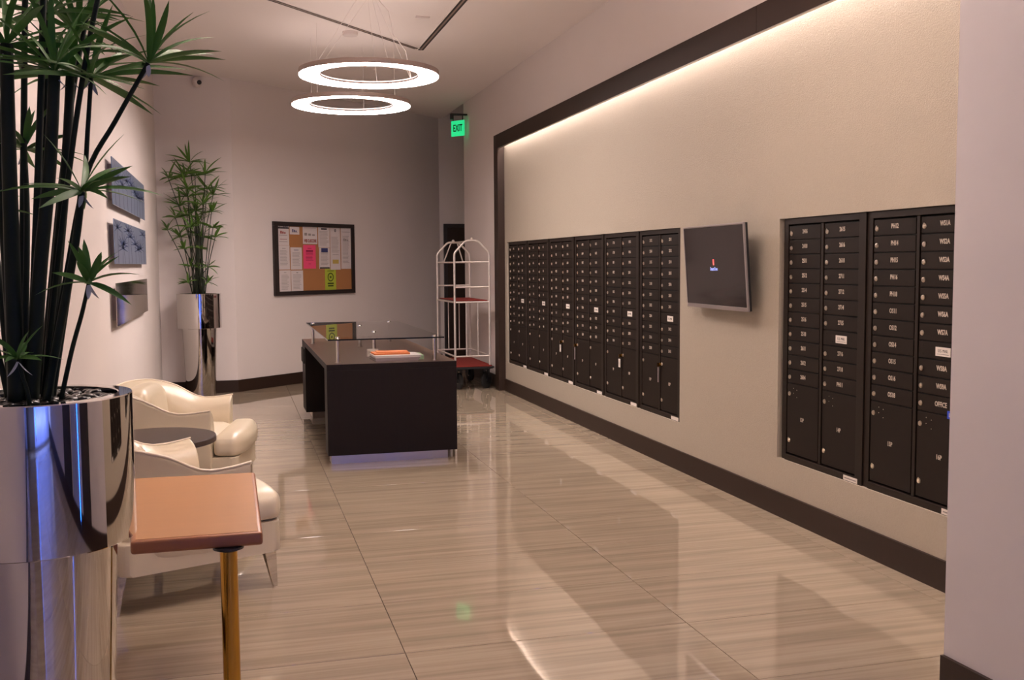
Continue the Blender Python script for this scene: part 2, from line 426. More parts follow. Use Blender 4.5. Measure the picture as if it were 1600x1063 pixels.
ring_lamp(1.05, 7.95, 2.90, 'nearer and upper-looking glowing ring pendant hanging over the desk',
          [(a, (0.04*math.cos(a), 0.04*math.sin(a))) for a in (2.9, 4.9, 0.6)] + [(2.7, (0.04, 0.0)), (1.3, (0.0, 0.04))],
          [(0.36, 0.20, 0.014), (0.30, 0.10, 0.22), (0.20, 0.05, 0.33), (0.16, 0.02, 0.50), (0.02, 0.02, ZC-2.90-0.01)])
ring_lamp(1.08, 9.44, 2.90, 'farther and lower-looking glowing ring pendant hanging toward the back wall',
          [(a, (0.45*math.cos(a), 0.45*math.sin(a))) for a in (3.9, 5.6, 1.2, 2.4)])

ring_lamp(0.95, 4.10, 2.90, 'added third ring pendant, unseen above the viewer, serving as fill light', [(a, (0.04*math.cos(a), 0.04*math.sin(a))) for a in (2.9, 4.9, 0.6)], None, 'fillring_down', 'fillring_up')  # extra ring added out of frame as fill, its uplight boosted for the ceiling

# ================================================================ MAILBOXES
ROW = (ZT-ZB-0.080)/16
def add_mailbox_shared():
    d = {}
    def me(bm, m, name):
        x = bpy.data.meshes.new(name); bmesh.ops.recalc_face_normals(bm, faces=bm.faces[:]); bm.to_mesh(x); bm.free(); x.materials.append(m); return x
    for k, w in (('A', 0.312), ('B', 0.315)):
        bm = nb(); box(bm, 0.002, w-0.002, 0.003, ROW-0.003, -0.010, 0.0, bev=0.0012); d['door'+k] = me(bm, M['mail'], 'door')
        bm = nb(); box(bm, 0.002, w-0.002, 0.003, 5*ROW-0.003, -0.010, 0.0, bev=0.0012); d['parcel'+k] = me(bm, M['mail'], 'parcel_door')
    bm = nb(); lathe(bm, [(0, 0.006), (0.0065, 0.006), (0.0075, 0.0045), (0.0115, 0.0035), (0.0125, 0.0)], 14); box(bm, -0.0012, 0.0012, -0.005, 0.005, 0.006, 0.0068)
    # the little dust tab over the keyway
    box(bm, 0.002, 0.0135, 0.004, 0.010, 0.004, 0.0062)
    d['lock'] = me(bm, M['lock'], 'lock')
    return d
MB = add_mailbox_shared()
def numbers_back():
    # apartment numbers run floor by floor up to 2415 just before the nearer bank
    out = []
    fl_ = [v for v in range(3, 25) if v != 13]
    for v in fl_:
        for s in (11, 12, 14, 15, 16, 18): out.append('%d%02d' % (v, s))
    out = out[:out.index('2415')+1]
    return out
NB = numbers_back()
need = 126
NB = (['2%02d' % s for s in (11, 12, 14, 15, 16, 18)]*2 + NB)[-need:]
ORD = ['farthest', 'second farthest', 'third farthest', 'fourth farthest', 'fifth farthest', 'nearest']
def mail_unit(y_left, width, cols, parcels, group, label, key_tags=(), k='A', sticker=None):
    # local frame: x runs toward the camera (-Y), y is up, z points out into the room (-X)
    t = bpy.data.objects.new('mailbox_unit', None); C.objects.link(t)
    tag(t, label, 'mailboxes', group)
    t.matrix_world = Matrix(((0, 0, -1, XR+0.020), (-1, 0, 0, y_left), (0, 1, 0, ZB), (0, 0, 0, 1)))
    sc = width/0.775
    w = 0.312 if k == 'A' else 0.315
    l1 = 0.050*sc; dv = 0.036*sc; x2 = l1 + w + dv
    H = ZT-ZB
    bm = nb()
    e = 0.006
    box(bm, 0, l1-0.006, 0, H, -0.03, 0.002, bev=0.001)               # left stile
    box(bm, x2+w+0.004, width, 0, H, -0.03, 0.010, bev=0.001)          # right stile
    box(bm, l1-0.006, x2+w+0.004, 0, 0.034, -0.03, 0.010, bev=0.001)   # bottom rail
    box(bm, l1-0.006, x2+w+0.004, H-0.034, H, -0.03, 0.010, bev=0.001)
    obj('frame', bm, M['mailframe'], t)
    bm = nb(); box(bm, l1+w+0.010, x2-0.004, 0.036, H-0.036, -0.02, 0.004, bev=0.001); obj('divider', bm, M['mailframe'], t)
    bm = nb(); box(bm, 0.002, width-0.002, 0.002, H-0.002, -0.12, -0.031)
    for i in range(1, 12): box(bm, l1, x2+w, H-0.040-i*ROW-0.0015, H-0.040-i*ROW+0.0015, -0.031, -0.004)
    obj('cabinet', bm, M['gap'], t)
    for ci, (x0, names) in enumerate(((l1, cols[0]), (x2, cols[1]))):
        for ri, nm in enumerate(names):
            y0 = H - 0.040 - (ri+1)*ROW
            if nm == 'USMAIL':
                dd = obj('mail_slot_door', MB['door'+k], None, t, loc=(x0, y0, 0))
                pl = obj('plate', boxm(0.118, 0.216, 0.018, 0.058, 0.0, 0.0015), M['white'], dd)
                tag(pl, 'white U.S. MAIL plate')
                if k == 'B':
                    q = obj('plate_lettering', text_mesh('U.S. MAIL', 0.019, 0.0003, 0.85, 0.0), M['printdark'], dd, loc=(0.167, 0.041, 0.0017))
                    q = obj('plate_lettering', boxm(0.128, 0.206, 0.026, 0.0275, 0.0015, 0.0019), M['printdark'], dd)
                    for sx, sy in ((0.03, 0.02), (0.03, 0.06), (0.085, 0.02), (0.085, 0.06)):
                        bm = nb(); lathe(bm, [(0, 0.001), (0.0028, 0.001), (0.003, 0.0)], 8, sx, sy); obj('screw', bm, M['mailframe'], dd)
                else:
                    obj('plate_lettering', text_mesh('U.S. MAIL', 0.019, 0.0003, 0.85, 0.0), M['printdark'], dd, loc=(0.167, 0.038, 0.0017))
                continue
            dd = obj('door', MB['door'+k], None, t, loc=(x0, y0, 0))
            lk = obj('lock', MB['lock'], None, dd, loc=(0.024, 0.034, 0))
            lk.rotation_euler = (0, 0, 0.0 if ri else 0.9)
            sz = 0.031 if k == 'B' else 0.029
            tx = 0.160
            q = obj('numeral', text_mesh(nm, sz, 0.0003, 0.80, 0.0009), None, dd, loc=(tx, 0.043, 0.0004))
            if not q.data.materials: q.data.materials.append(M['ink'])
        dd = obj('parcel_door', MB['parcel'+k], None, t, loc=(x0, 0.040, 0))
        obj('lock', MB['lock'], None, dd, loc=(0.024, 5*ROW-0.060, 0)); obj('lock', MB['lock'], None, dd, loc=(0.024, 0.075, 0), rot=(0, 0, 0.9))
        q = obj('numeral', text_mesh(parcels[ci], 0.030, 0.0003, 0.85, 0.0009), None, dd, loc=(0.155, 0.205, 0.0004))
        if not q.data.materials: q.data.materials.append(M['ink'])
        if k == 'B':
            for sx, sy in ((0.065, 0.345), (0.10, 0.325), (0.10, 0.365), (0.065, 0.372)):
                bm = nb(); lathe(bm, [(0, 0.001), (0.0022, 0.001), (0.0025, 0.0)], 8, sx, sy); obj('screw', bm, M['lock'], dd)
        if ci in key_tags:
            long_ = key_tags[ci]
            bm = nb(); box(bm, 0.006, 0.012, 5*ROW-0.078, 5*ROW-0.052, 0.006, 0.030)
            kk = obj('key', bm, M['brass'], dd)
            bm = nb()
            if long_: box(bm, -0.010, 0.002, 5*ROW-0.195, 5*ROW-0.085, 0.016, 0.020, bev=0.001)
            else: box(bm, -0.028, 0.006, 5*ROW-0.160, 5*ROW-0.092, 0.016, 0.020, bev=0.001)
            kt = obj('key_tag', bm, M['greyplastic'] if long_ else M['white'], dd)
    # maker's sticker on the bottom rail
    bm = nb(); box(bm, width-0.155, width-0.035, 0.003, 0.028, 0.010, 0.0112)
    tag(obj('sticker', bm, M['white'], t), 'small white sticker on the bottom rail')
    if k == 'B':
        obj('sticker_lettering', boxm(width-0.145, width-0.045, 0.012, 0.018, 0.0112, 0.0115), M['print'], t)
    if sticker:
        bm = nb(); box(bm, x2+0.205, x2+0.250, H-0.040-11*ROW-0.012, H-0.040-11*ROW+0.022, 0.0005, 0.0015)
        tag(obj('sticker', bm, M['bluesticker'], t), 'small blue sticker below the OFFICE box')
        obj('sticker_lettering', text_mesh('LC', 0.022, 0.0002, 0.9, 0.0008), M['paper'], t, loc=(x2+0.228, H-0.040-11*ROW+0.004, 0.0017))
    return t
WA = (OA[1]-OA[0]-0.006)/6
p = 0
KT = [{}, {}, {1: 0}, {0: 1}, {1: 0}, {1: 1}]
for i in range(6):
    c1 = NB[p:p+11]; c2 = NB[p+11:p+18] + ['USMAIL'] + NB[p+18:p+21]; p += 21
    extra = ['', '', ', white key tag on its parcel door', ', thin grey key tag', ', white key tag low on its right', ', beside the television'][i]
    mail_unit(OA[1]-0.003-i*WA, WA-0.002, (c1, c2), ('%dP' % (2*i+1), '%dP' % (2*i+2)), 'mailbox units of the far bank',
              'mailbox unit, %s of the far bank%s' % (ORD[i], extra), KT[i], 'A')
WBu = 0.780
mail_unit(OB[1]-0.022, WBu-0.002, (['2416', '2418', '2511', '2512', '2514', '2515', '2516', '2518', '2611', '2612', '2614'],
          ['2615', '2616', '2618', '2711', '2712', '2714', '2715', 'USMAIL', '2716', '2718', 'PH11']), ('13P', '14P'), 'mailbox units of the near bank',
          'dark bronze mailbox unit whose boxes start at 2416, left one of the near bank', {}, 'B')
mail_unit(OB[1]-0.022-WBu, WBu-0.032, (['PH12', 'PH14', 'PH15', 'PH16', 'PH18', 'OS11', 'OS12', 'OS14', 'OS15', 'OS16', 'OS18'],
          ['WS1A', 'WS2A', 'WS3A', 'WS4A', 'WS5A', 'WS6A', 'WS7A', 'USMAIL', 'WS8A', 'WS9A', 'OFFICE']), ('15P', '16P'), 'mailbox units of the near bank',
          'dark bronze mailbox unit with PH12 and WS1A boxes, partly behind the wall on the right', {}, 'B', sticker=True)

# ================================================================ TELEVISION
t = bpy.data.objects.new('television', None); C.objects.link(t)
tag(t, 'flat television with silver bezel on a wall bracket between the mailbox banks', 'television')
TW, TH = 0.885, 0.520
tilt = math.radians(4.0); sw = math.radians(-2.0)
R0 = Matrix(((0, 0, -1), (-1, 0, 0), (0, 1, 0)))
Rt = (Matrix.Rotation(sw, 3, 'Z') @ R0 @ Matrix.Rotation(tilt, 3, 'X')).to_4x4()
t.matrix_world = Matrix.Translation((2.868, 5.745, 1.420)) @ Rt
bm = nb(); box(bm, -TW/2+0.002, TW/2-0.002, -TH/2+0.002, TH/2-0.002, -0.022, -0.004, bev=0.003); obj('shell', bm, M['tvback'], t)
bm = nb()
box(bm, -TW/2, TW/2, -TH/2, -TH/2+0.024, -0.006, 0.004, bev=0.001); box(bm, -TW/2, TW/2, TH/2-0.011, TH/2, -0.006, 0.004, bev=0.001)
box(bm, -TW/2, -TW/2+0.011, -TH/2+0.024, TH/2-0.011, -0.006, 0.004); box(bm, TW/2-0.015, TW/2, -TH/2+0.024, TH/2-0.011, -0.006, 0.004)
obj('bezel', bm, M['tvbezel'], t)
obj('screen', boxm(-TW/2+0.011, TW/2-0.015, -TH/2+0.024, TH/2-0.011, -0.004, 0.001), M['screen'], t)
obj('logo', boxm(-0.012, 0.006, 0.012, 0.048, 0.001, 0.0016), M['screenlogo'], t)
obj('logo_lettering', text_mesh('SmartOwn', 0.030, 0.0003, 0.80, 0.0008), M['screentext'], t, loc=(0.0, -0.012, 0.0015))
bm = nb(); box(bm, -0.10, 0.10, -0.10, 0.10, -0.055, -0.022, bev=0.004); box(bm, -0.03, 0.03, -0.04, 0.04, -0.075, -0.05); obj('mount_plate', bm, M['blackmetal'], t)
bm = nb(); box(bm, 0.0, 0.26, -0.17, 0.11, -0.092, -0.072, bev=0.003); obj('wall_bracket', bm, M['blackmetal'], t)

# ================================================================ EXIT SIGN, SECURITY CAMERA
t = thing('exit_sign', 'green glowing EXIT sign on a dark bracket at the end of the right wall', 'sign', (2.853, 13.02, 3.20), math.radians(-52))
bm = boxm(-0.110, 0.110, -0.004, 0.004, -0.10, 0.10, bev=0.002); obj('panel', bm, M['exitgreen'], t)
tt = obj('lettering', text_mesh('EXIT', 0.125, 0.001, 0.60, 0.003), M['exitdark'], t, loc=(0, -0.005, 0), rot=(PI/2, 0, 0))
bm = nb(); tube(bm, [(-0.08, 0, 0.10), (-0.08, 0, 0.17)], 0.006, 8); tube(bm, [(0.08, 0, 0.10), (0.08, 0, 0.17)], 0.006, 8); obj('stem', bm, M['blackmetal'], t)
cr_ = math.radians(52)
bm = boxm(-0.10, 0.120, -0.03, 0.03, 0.165, 0.185, bev=0.003, M4=Matrix.Rotation(cr_, 4, 'Z')); obj('bracket_arm', bm, M['blackmetal'], t)
bm = boxm(-0.10, -0.06, -0.03, 0.03, 0.112, 0.165, bev=0.003, M4=Matrix.Rotation(cr_, 4, 'Z')); obj('driver_box', bm, M['blackmetal'], t)

t = thing('security_camera', 'small white dome camera with dark lens, high on the wall above the far plant', 'camera', (-0.33, 12.034, 3.49))
bm = nb(); lathe(bm, [(0, 0), (0.055, 0), (0.055, 0.02), (0.045, 0.03), (0, 0.03)], 28); bmesh.ops.rotate(bm, verts=bm.verts, matrix=Matrix.Rotation(PI/2, 3, 'X')); smooth_angle(obj('base', bm, M['white_plastic'], t))
bm = nb(); bmesh.ops.create_icosphere(bm, subdivisions=3, radius=0.052); bmesh.ops.translate(bm, vec=(0.0, -0.055, 0), verts=bm.verts); obj('dome', bm, M['white_plastic'], t, True)
bm = nb(); lathe(bm, [(0, 0.012), (0.018, 0.012), (0.026, 0.004), (0.026, 0)], 20)
bmesh.ops.transform(bm, matrix=Matrix.Translation((0.024, -0.098, -0.014)) @ Vector((0.35, -1, -0.25)).to_track_quat('Z', 'Y').to_matrix().to_4x4(), verts=bm.verts)
obj('lens', bm, M['blackmetal'], t, True)

# ================================================================ MIRROR PANELS ON THE LEFT WALL
for (z0, z1, m, lab) in ((1.865, 2.180, 'bluemirror', 'topmost of the three long panels on the left wall, bluish with plant drawing'),
                         (1.467, 1.770, 'bluemirror', 'middle of the three long panels on the left wall, bluish with plant drawing'),
                         (1.045, 1.337, 'mirror', 'lowest of the three long panels on the left wall, plain grey mirror')):
    t = thing('mirror_panel' if m == 'mirror' else 'art_panel', lab, 'mirror' if m == 'mirror' else 'artwork', (XL, 8.55, (z0+z1)/2), 0, 'long panels on the left wall')
    h = (z1-z0)/2
    obj('panel', boxm(0.036, 0.042, -1.27, 1.27, -h, h, bev=0.001), M[m], t)
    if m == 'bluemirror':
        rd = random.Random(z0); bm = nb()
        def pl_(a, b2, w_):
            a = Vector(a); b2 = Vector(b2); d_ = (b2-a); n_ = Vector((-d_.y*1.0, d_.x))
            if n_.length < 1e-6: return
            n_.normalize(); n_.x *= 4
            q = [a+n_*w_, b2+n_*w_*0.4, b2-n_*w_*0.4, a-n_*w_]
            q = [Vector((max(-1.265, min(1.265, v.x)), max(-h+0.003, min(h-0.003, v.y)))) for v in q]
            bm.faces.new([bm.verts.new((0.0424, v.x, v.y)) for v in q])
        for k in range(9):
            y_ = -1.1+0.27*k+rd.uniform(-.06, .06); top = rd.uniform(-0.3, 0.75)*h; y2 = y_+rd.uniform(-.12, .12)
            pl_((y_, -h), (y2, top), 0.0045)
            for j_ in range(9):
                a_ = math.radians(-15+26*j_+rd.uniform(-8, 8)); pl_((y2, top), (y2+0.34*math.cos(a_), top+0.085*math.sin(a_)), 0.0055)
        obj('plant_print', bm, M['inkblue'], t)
    bm = nb(); box(bm, 0.0, 0.036, -1.16, 1.16, -h+0.04, h-0.04); obj('backing', bm, M['greyplastic'], t)

# ================================================================ NOTICE BOARD
BA = math.radians(41.85)
t = bpy.data.objects.new('notice_board', None); C.objects.link(t)
tag(t, 'cork notice board in a black frame on the slanted back wall', 'board')
# local x runs along the wall to the right, y up, z out of the wall
nx = Vector((math.cos(BA), math.sin(BA), 0)); nz = Vector((math.sin(BA), -math.cos(BA), 0))
bo = Vector((0.478, 12.405, 0))
# put the board on the wall plane
wp = Vector((0.02, 12.035, 0)); wd = Vector((2.93, 2.625, 0)).normalized(); wn = Vector((wd.y, -wd.x, 0))
def on_wall(s): return wp + wd*s
s0 = (bo-wp).dot(wd)
org = on_wall(s0) + wn*0.001
MBd = Matrix(((wd.x, 0, wn.x, org.x), (wd.y, 0, wn.y, org.y), (0, 1, 0, 1.085), (0, 0, 0, 1)))
t.matrix_world = MBd
BW, BHt = 1.415, 0.885
bm = nb()
fw = 0.050
for (a, b2, c, d2) in ((0, BW, 0, fw), (0, BW, BHt-fw, BHt), (0, fw+0.015, fw, BHt-fw), (BW-fw, BW, fw, BHt-fw)): box(bm, a, b2, c, d2, 0, 0.035, bev=0.002)
obj('frame', bm, M['frame'], t)
xs = [fw, 0.50, 0.97, BW-fw]
for a, b2 in zip(xs[:-1], xs[1:]): obj('cork_panel', boxm(a+0.001, b2-0.001, fw, BHt-fw, 0.002, 0.012), M['cork'], t)
# crop px (in a 7.085x zoom starting 400,330) -> board coordinates
def bx_(u_, v_):
    L, Rr = 200, 1095
    s = (u_-L)/(Rr-L)
    top = 105 + s*(163-105); bot = 932 + s*(905-932)
    s2 = s*1.0 + 0.055*s*(1-s)*-1.0 + 0.0
    return (s2*BW + 0.0, (bot-v_)/(bot-top)*BHt)
papers = [
 ('paper', 247, 372, 150, 372, 'tall white notice with a black heading, top left corner of the board', [('h', .86, 'printdark', .98), ('s', .66, 'printred', .5), ('l', .5, 'print', .7), ('l', .30, 'printred', .6), ('l', .18, 'print', .7)]),
 ('paper', 250, 374, 374, 640, 'white notice at the left edge of the board, middle height', [('l', .88, 'print', .3), ('t', .2, 'print', .7)]),
 ('paper', 258, 380, 648, 895, 'white notice in the bottom left corner of the board', [('l', .9, 'print', .2), ('t', .15, 'print', .7)]),
 ('paper', 382, 486, 172, 255, 'small white card pinned above bare cork', [('s', .55, 'printblue', .5), ('l', .3, 'print', .6)]),
 ('paper', 384, 508, 398, 642, 'white notice with a pale blue heading, right of the left edge notices', [('l', .88, 'printblue', .4), ('t', .2, 'print', .7)]),
 ('paper', 386, 516, 652, 890, 'white notice at the bottom, second from the left', [('l', .9, 'printdark', .15), ('t', .15, 'print', .7)]),
 ('paper', 524, 684, 165, 364, 'white flyer with bold red lettering above the pink sheet', [('l', .88, 'print', .8), ('s', .55, 'print', .8), ('r', .18, 'printred', .85)]),
 ('pink', 524, 662, 374, 634, 'bright pink sheet in the middle of the board', [('l', .86, 'pinkprint', .3), ('h', .75, 'pinkprint', .55), ('t', .35, 'pinkprint', .6), ('l', .2, 'pinkprint', .2)]),
 ('paper', 694, 822, 180, 405, 'white typed notice with a dark heading, right of the red-lettered flyer', [('h', .9, 'printdark', .5), ('t', .12, 'print', .8)]),
 ('paper', 700, 822, 408, 638, 'white notice with a blue block heading and a black foot line', [('b', .90, 'printblue', .6), ('l', .80, 'printdark', .3), ('t', .2, 'print', .7), ('h', .04, 'printdark', .9)]),
 ('paper', 828, 942, 190, 650, 'long white notice with a small dark emblem and yellow marking', [('e', .93, 'printdark', .2), ('t', .42, 'print', .8), ('b', .20, 'printyellow', .6), ('l', .36, 'print', .6)]),
 ('paper', 950, 1062, 198, 642, 'long pale notice at the right edge of the board', [('s', .72, 'print', .5), ('t', .15, 'print', .7), ('l', .9, 'print', .8)]),
 ('lime', 762, 886, 640, 878, 'lime green sheet with a dark round emblem, bottom of the board', [('e', .62, 'limeprint', .55), ('h', .33, 'limeprint', .55), ('h', .22, 'limeprint', .50), ('l', .9, 'limeprint', .6)]),
]
for i, (m, u0, u1, v0, v1, lab, marks) in enumerate(papers):
    xa, _ = bx_(u0, v0); xb, _ = bx_(u1, v0)
    _, yt = bx_((u0+u1)/2, v0); _, yb = bx_((u0+u1)/2, v1)
    w, h = xb-xa, yt-yb
    e = bpy.data.objects.new('notice', None); C.objects.link(e); tag(e, lab, 'paper', 'sheets pinned on the notice board')
    e.matrix_world = MBd @ Matrix.Translation((xa, yb, 0.0135 + 0.0008*(i % 3)))
    bm = nb()
    nseg = 4
    vs = []
    for j in range(nseg+1):
        z = 0.002*math.sin(j*1.7+i)
        vs.append([bm.verts.new((0, h*j/nseg, z*0.4)), bm.verts.new((w, h*j/nseg, z*0.5))])
    for j in range(nseg): bm.faces.new((vs[j][0], vs[j][1], vs[j+1][1], vs[j+1][0]))
    ge = bmesh.ops.extrude_face_region(bm, geom=bm.faces[:]); bmesh.ops.translate(bm, vec=(0, 0, -0.0012), verts=[v for v in ge['geom'] if isinstance(v, bmesh.types.BMVert)])
    obj('sheet', bm, M[m], e)
    groups = {}
    for (k, pos, mm, ww) in marks:
        bm = groups.setdefault(mm, nb()); cy = pos*h; x0 = w*(1-ww)/2; x1 = w-x0; z0, z1 = 0.0012, 0.0020
        if k == 'h': box(bm, x0, x1, cy-0.009, cy+0.009, z0, z1)
        elif k == 'l': box(bm, x0, x1, cy-0.003, cy+0.003, z0, z1)
        elif k == 'b': box(bm, x0, x1, cy-0.030, cy+0.022, z0, z1)
        elif k == 's':
            for q in range(3): box(bm, x0+q*(x1-x0)/3, x0+(q+0.7)*(x1-x0)/3, cy-0.020, cy+0.014-0.008*q, z0, z1)
        elif k == 'r':
            pass
        elif k == 'e': lathe(bm, [(0.5*ww*w, z0), (0.5*ww*w, z1), (0.38*ww*w, z1), (0.38*ww*w, z0)], 20, w/2, cy, closed=True); box(bm, w/2-0.25*ww*w*0.5, w/2+0.25*ww*w*0.5, cy-0.012, cy+0.012, z0, z1)
        elif k == 't':
            y = cy
            while y < h*0.80:
                xe = x1 - random.uniform(0, 0.25)*(x1-x0); box(bm, x0, xe, y-0.0022, y+0.0022, z0, z1); y += 0.017
    for mm, bm in groups.items():
        if len(bm.verts): obj('print', bm, M[mm], e)
        else: bm.free()
    if any(k == 'r' for k, *_ in marks):
        obj('lettering', text_mesh('WEB CLASS ZONE', 0.052, 0.0003, 0.50, 0.002), M['printred'], e, loc=(w/2, h*0.17, 0.0015))
    if lab.startswith('tall'):
        obj('lettering', text_mesh('OUT! SIGNED', 0.030, 0.0003, 0.85, 0.001), M['printdark'], e, loc=(w/2, h*0.93, 0.0015))

# ================================================================ RECEPTION DESK
t = thing('reception_desk', 'dark espresso reception desk with a raised glass shelf', 'desk', (0, 0, 0))
X0, X1, YA, YB, ZD = 0.632, 1.590, 7.395, 10.10, 0.730
obj('end_panel', boxm(X0, X1, YA, YA+0.20, 0.062, ZD-0.045, bev=0.002), M['desk'], t)
obj('top', boxm(X0, X1, YA, YB, ZD-0.0445, ZD-0.001, bev=0.001), M['desk'], t)
obj('top_surface', boxm(X0+0.001, X1-0.001, YA+0.001, YB-0.001, ZD-0.001, ZD), M['desktop'], t)
obj('pedestal', boxm(X0, X1, 9.70, YB, 0.062, ZD-0.045, bev=0.002), M['desk'], t)
obj('drawer', boxm(X0-0.012, X0, 9.74, YB-0.03, 0.52, 0.655, bev=0.002), M['gap'], t)
obj('modesty_panel', boxm(X1-0.03, X1, YA+0.20, 9.70, 0.062, ZD-0.045), M['desk'], t)
obj('plinth', boxm(X0+0.025, X1-0.07, YA+0.02, YA+0.18, 0.0, 0.062), M['steel'], t)
obj('plinth', boxm(X0+0.06, X1-0.06, 9.73, YB-0.03, 0.0, 0.062), M['steel'], t)
for fy in (YA+0.05, YB-0.06):
    bm = nb(); lathe(bm, [(0, 0), (0.010, 0), (0.010, 0.062), (0, 0.062)], 14, X1-0.035, fy); obj('foot', bm, M['steel'], t)
GZ = 0.915
obj('glass_shelf', boxm(0.642, 1.495, 7.372, 9.62, GZ-0.010, GZ, bev=0.001), M['glass'], t)
bm = nb()
for a, b2, c, d2 in ((0.642, 1.495, 7.3705, 7.372), ):
    box(bm, a, b2, c, d2, GZ-0.010, GZ)
tag(obj('glass_edge', bm, M['glassedge'], t), 'dark polished front edge of the glass')
for (x, y) in ((0.728, 7.53), (1.444, 7.49), (0.690, 9.44), (1.40, 9.50), (1.062, 8.97), (1.074, 8.12)):
    bm = nb(); lathe(bm, [(0, ZD), (0.022, ZD), (0.022, ZD+0.006), (0.014, ZD+0.007), (0.014, GZ-0.012), (0.019, GZ-0.0105), (0, GZ-0.0105)], 18, x, y)
    so = smooth_angle(obj('standoff', bm, M['steel'], t))
    bm = nb(); lathe(bm, [(0, GZ+0.0005), (0.018, GZ+0.0005), (0.016, GZ+0.007), (0, GZ+0.008)], 18, x, y); obj('cap', bm, M['chrome'], so)

# papers and folders on the desk
t = thing('paper_stack', 'stack of loose white papers on the front of the desk', 'papers', (1.165, 7.66, ZD), 0.03)
zz = 0
for i in range(5):
    bm = boxm(-0.17+0.008*(i % 2), 0.16+0.006*i, -0.13, 0.12+0.006*(i % 3), zz, zz+0.008, bev=0.0008); obj('sheaf', bm, M['greyplastic'] if i < 3 else M['paper'], t); zz += 0.0082
def flat(name, lab, cat, loc, rz, w, h, th, m):
    o = obj(name, boxm(-w/2, w/2, -h/2, h/2, 0, th, bev=0.0008), m, loc=loc, rot=(0, 0, rz)); return tag(o, lab, cat)
flat('folder', 'orange folder lying on the paper stack on the desk', 'folder', (1.14, 7.70, ZD+0.0412), 0.02, 0.27, 0.20, 0.012, M['orangefolder'])
flat('folder', 'white and green booklet on the right side of the desk papers', 'booklet', (1.355, 7.72, ZD), -0.05, 0.065, 0.24, 0.030, M['greenfolder'])
flat('folder', 'second orange folder, slipped askew on top of the orange one', 'folder', (1.155, 7.72, ZD+0.0534), -0.06, 0.24, 0.16, 0.006, M['orangefolder'])
t = thing('card_holder', 'little white card holder behind the left corner of the desk papers', 'holder', (1.04, 7.93, ZD), 0.1)
bm = nb(); box(bm, -0.045, 0.045, -0.02, 0.03, 0, 0.010); box(bm, -0.045, 0.045, 0.018, 0.03, 0.010, 0.060); obj('holder', bm, M['white_plastic'], t)
obj('card', boxm(-0.040, 0.040, -0.006, 0.012, 0.010, 0.05), M['white'], t)

# ================================================================ LUGGAGE CART
t = thing('luggage_cart', 'birdcage luggage cart with red carpeted deck and shelf by the dark frame post', 'cart', (0, 0, 0))
cx0, cx1, cy0, cy1 = 2.430, 2.838, 11.36, 12.37
def ctube(name, pts, rad=0.0125, n=12, m='cartmetal', label=None):
    bm = nb(); tube(bm, pts, rad, n); o = smooth_angle(obj(name, bm, M[m], t), 60)
    if label: tag(o, label)
    return o
def fillet(pts, rr=0.07, k=5):
    out = [Vector(pts[0])]
    for i in range(1, len(pts)-1):
        p = Vector(pts[i]); a = (Vector(pts[i-1])-p); b2 = (Vector(pts[i+1])-p)
        ra = min(rr, a.length*0.45, b2.length*0.45); A = p + a.normalized()*ra; B = p + b2.normalized()*ra
        for j in range(k+1):
            s = j/k; out.append(A*(1-s)**2 + p*2*s*(1-s) + B*s*s)
    out.append(Vector(pts[-1])); return out
ZA, ZTOP = 1.575, 1.715
for y in (cy0, cy1):
    ctube('arch', fillet([(cx0, y, 0.285), (cx0, y, ZA), (cx0+0.135, y, ZTOP), (cx1-0.135, y, ZTOP), (cx1, y, ZA), (cx1, y, 0.285)], 0.035))
    for z in (1.47, 1.185, 0.39, 1.012): ctube('crossbar', [(cx0, y, z), (cx1, y, z)], 0.010)
    bm = nb(); bmesh.ops.create_icosphere(bm, subdivisions=2, radius=0.018); bmesh.ops.translate(bm, vec=((cx0+cx1)/2, y, ZTOP+0.018), verts=bm.verts); obj('finial', bm, M['cartmetal'], t, True)
ctube('hanging_bar', [((cx0+cx1)/2, cy0, ZTOP-0.004), ((cx0+cx1)/2, cy1, ZTOP-0.004)], 0.011)
for s, y in ((1, cy1-0.04), (-1, cy1-0.04)):
    ctube('brace', [((cx0+cx1)/2+s*0.04, y-0.02, ZTOP-0.01), ((cx0+cx1)/2+s*0.07, y, 1.62), ((cx0+cx1)/2+s*0.12, cy1, 1.475)], 0.008)
for x in (cx0, cx1):
    for z in (0.39, ): ctube('side_rail', [(x, cy0, z), (x, cy1, z)], 0.010)
ctube('side_rail', [(cx0, cy0, 1.012), (cx0, cy1, 1.012)], 0.010); ctube('side_rail', [(cx1, cy0, 1.012), (cx1, cy1, 1.012)], 0.010)
for x in (cx0+0.135, cx0+0.270):
    for y in (cy0, cy1): ctube('baluster', [(x, y, 0.39), (x, y, 1.012)], 0.0065, 8)
bm = nb(); box(bm, cx0+0.012, cx1-0.012, cy0+0.012, cy1-0.012, 1.010, 1.026, bev=0.003); tag(obj('shelf_board', bm, M['blackmetal'], t), 'dark shelf board')
bm = nb(); box(bm, cx0+0.018, cx1-0.018, cy0+0.018, cy1-0.018, 1.0265, 1.034, bev=0.002); tag(obj('shelf_carpet', bm, M['red'], t), 'red carpet on the shelf')
dx0, dx1, dy0, dy1 = cx0-0.05, cx1+0.035, cy0-0.06, cy1+0.06
def rrect(x0, x1, y0, y1, r_, k=5):
    pts = []
    for (cx_, cy_, a0) in ((x1-r_, y1-r_, 0), (x0+r_, y1-r_, PI/2), (x0+r_, y0+r_, PI), (x1-r_, y0+r_, 1.5*PI)):
        for j in range(k+1): a = a0 + j/k*PI/2; pts.append((cx_+r_*math.cos(a), cy_+r_*math.sin(a)))
    return pts
bm = nb(); prism(bm, rrect(dx0, dx1, dy0, dy1, 0.05), 0.245, 0.272, 0.003); obj('deck', bm, M['blackmetal'], t)
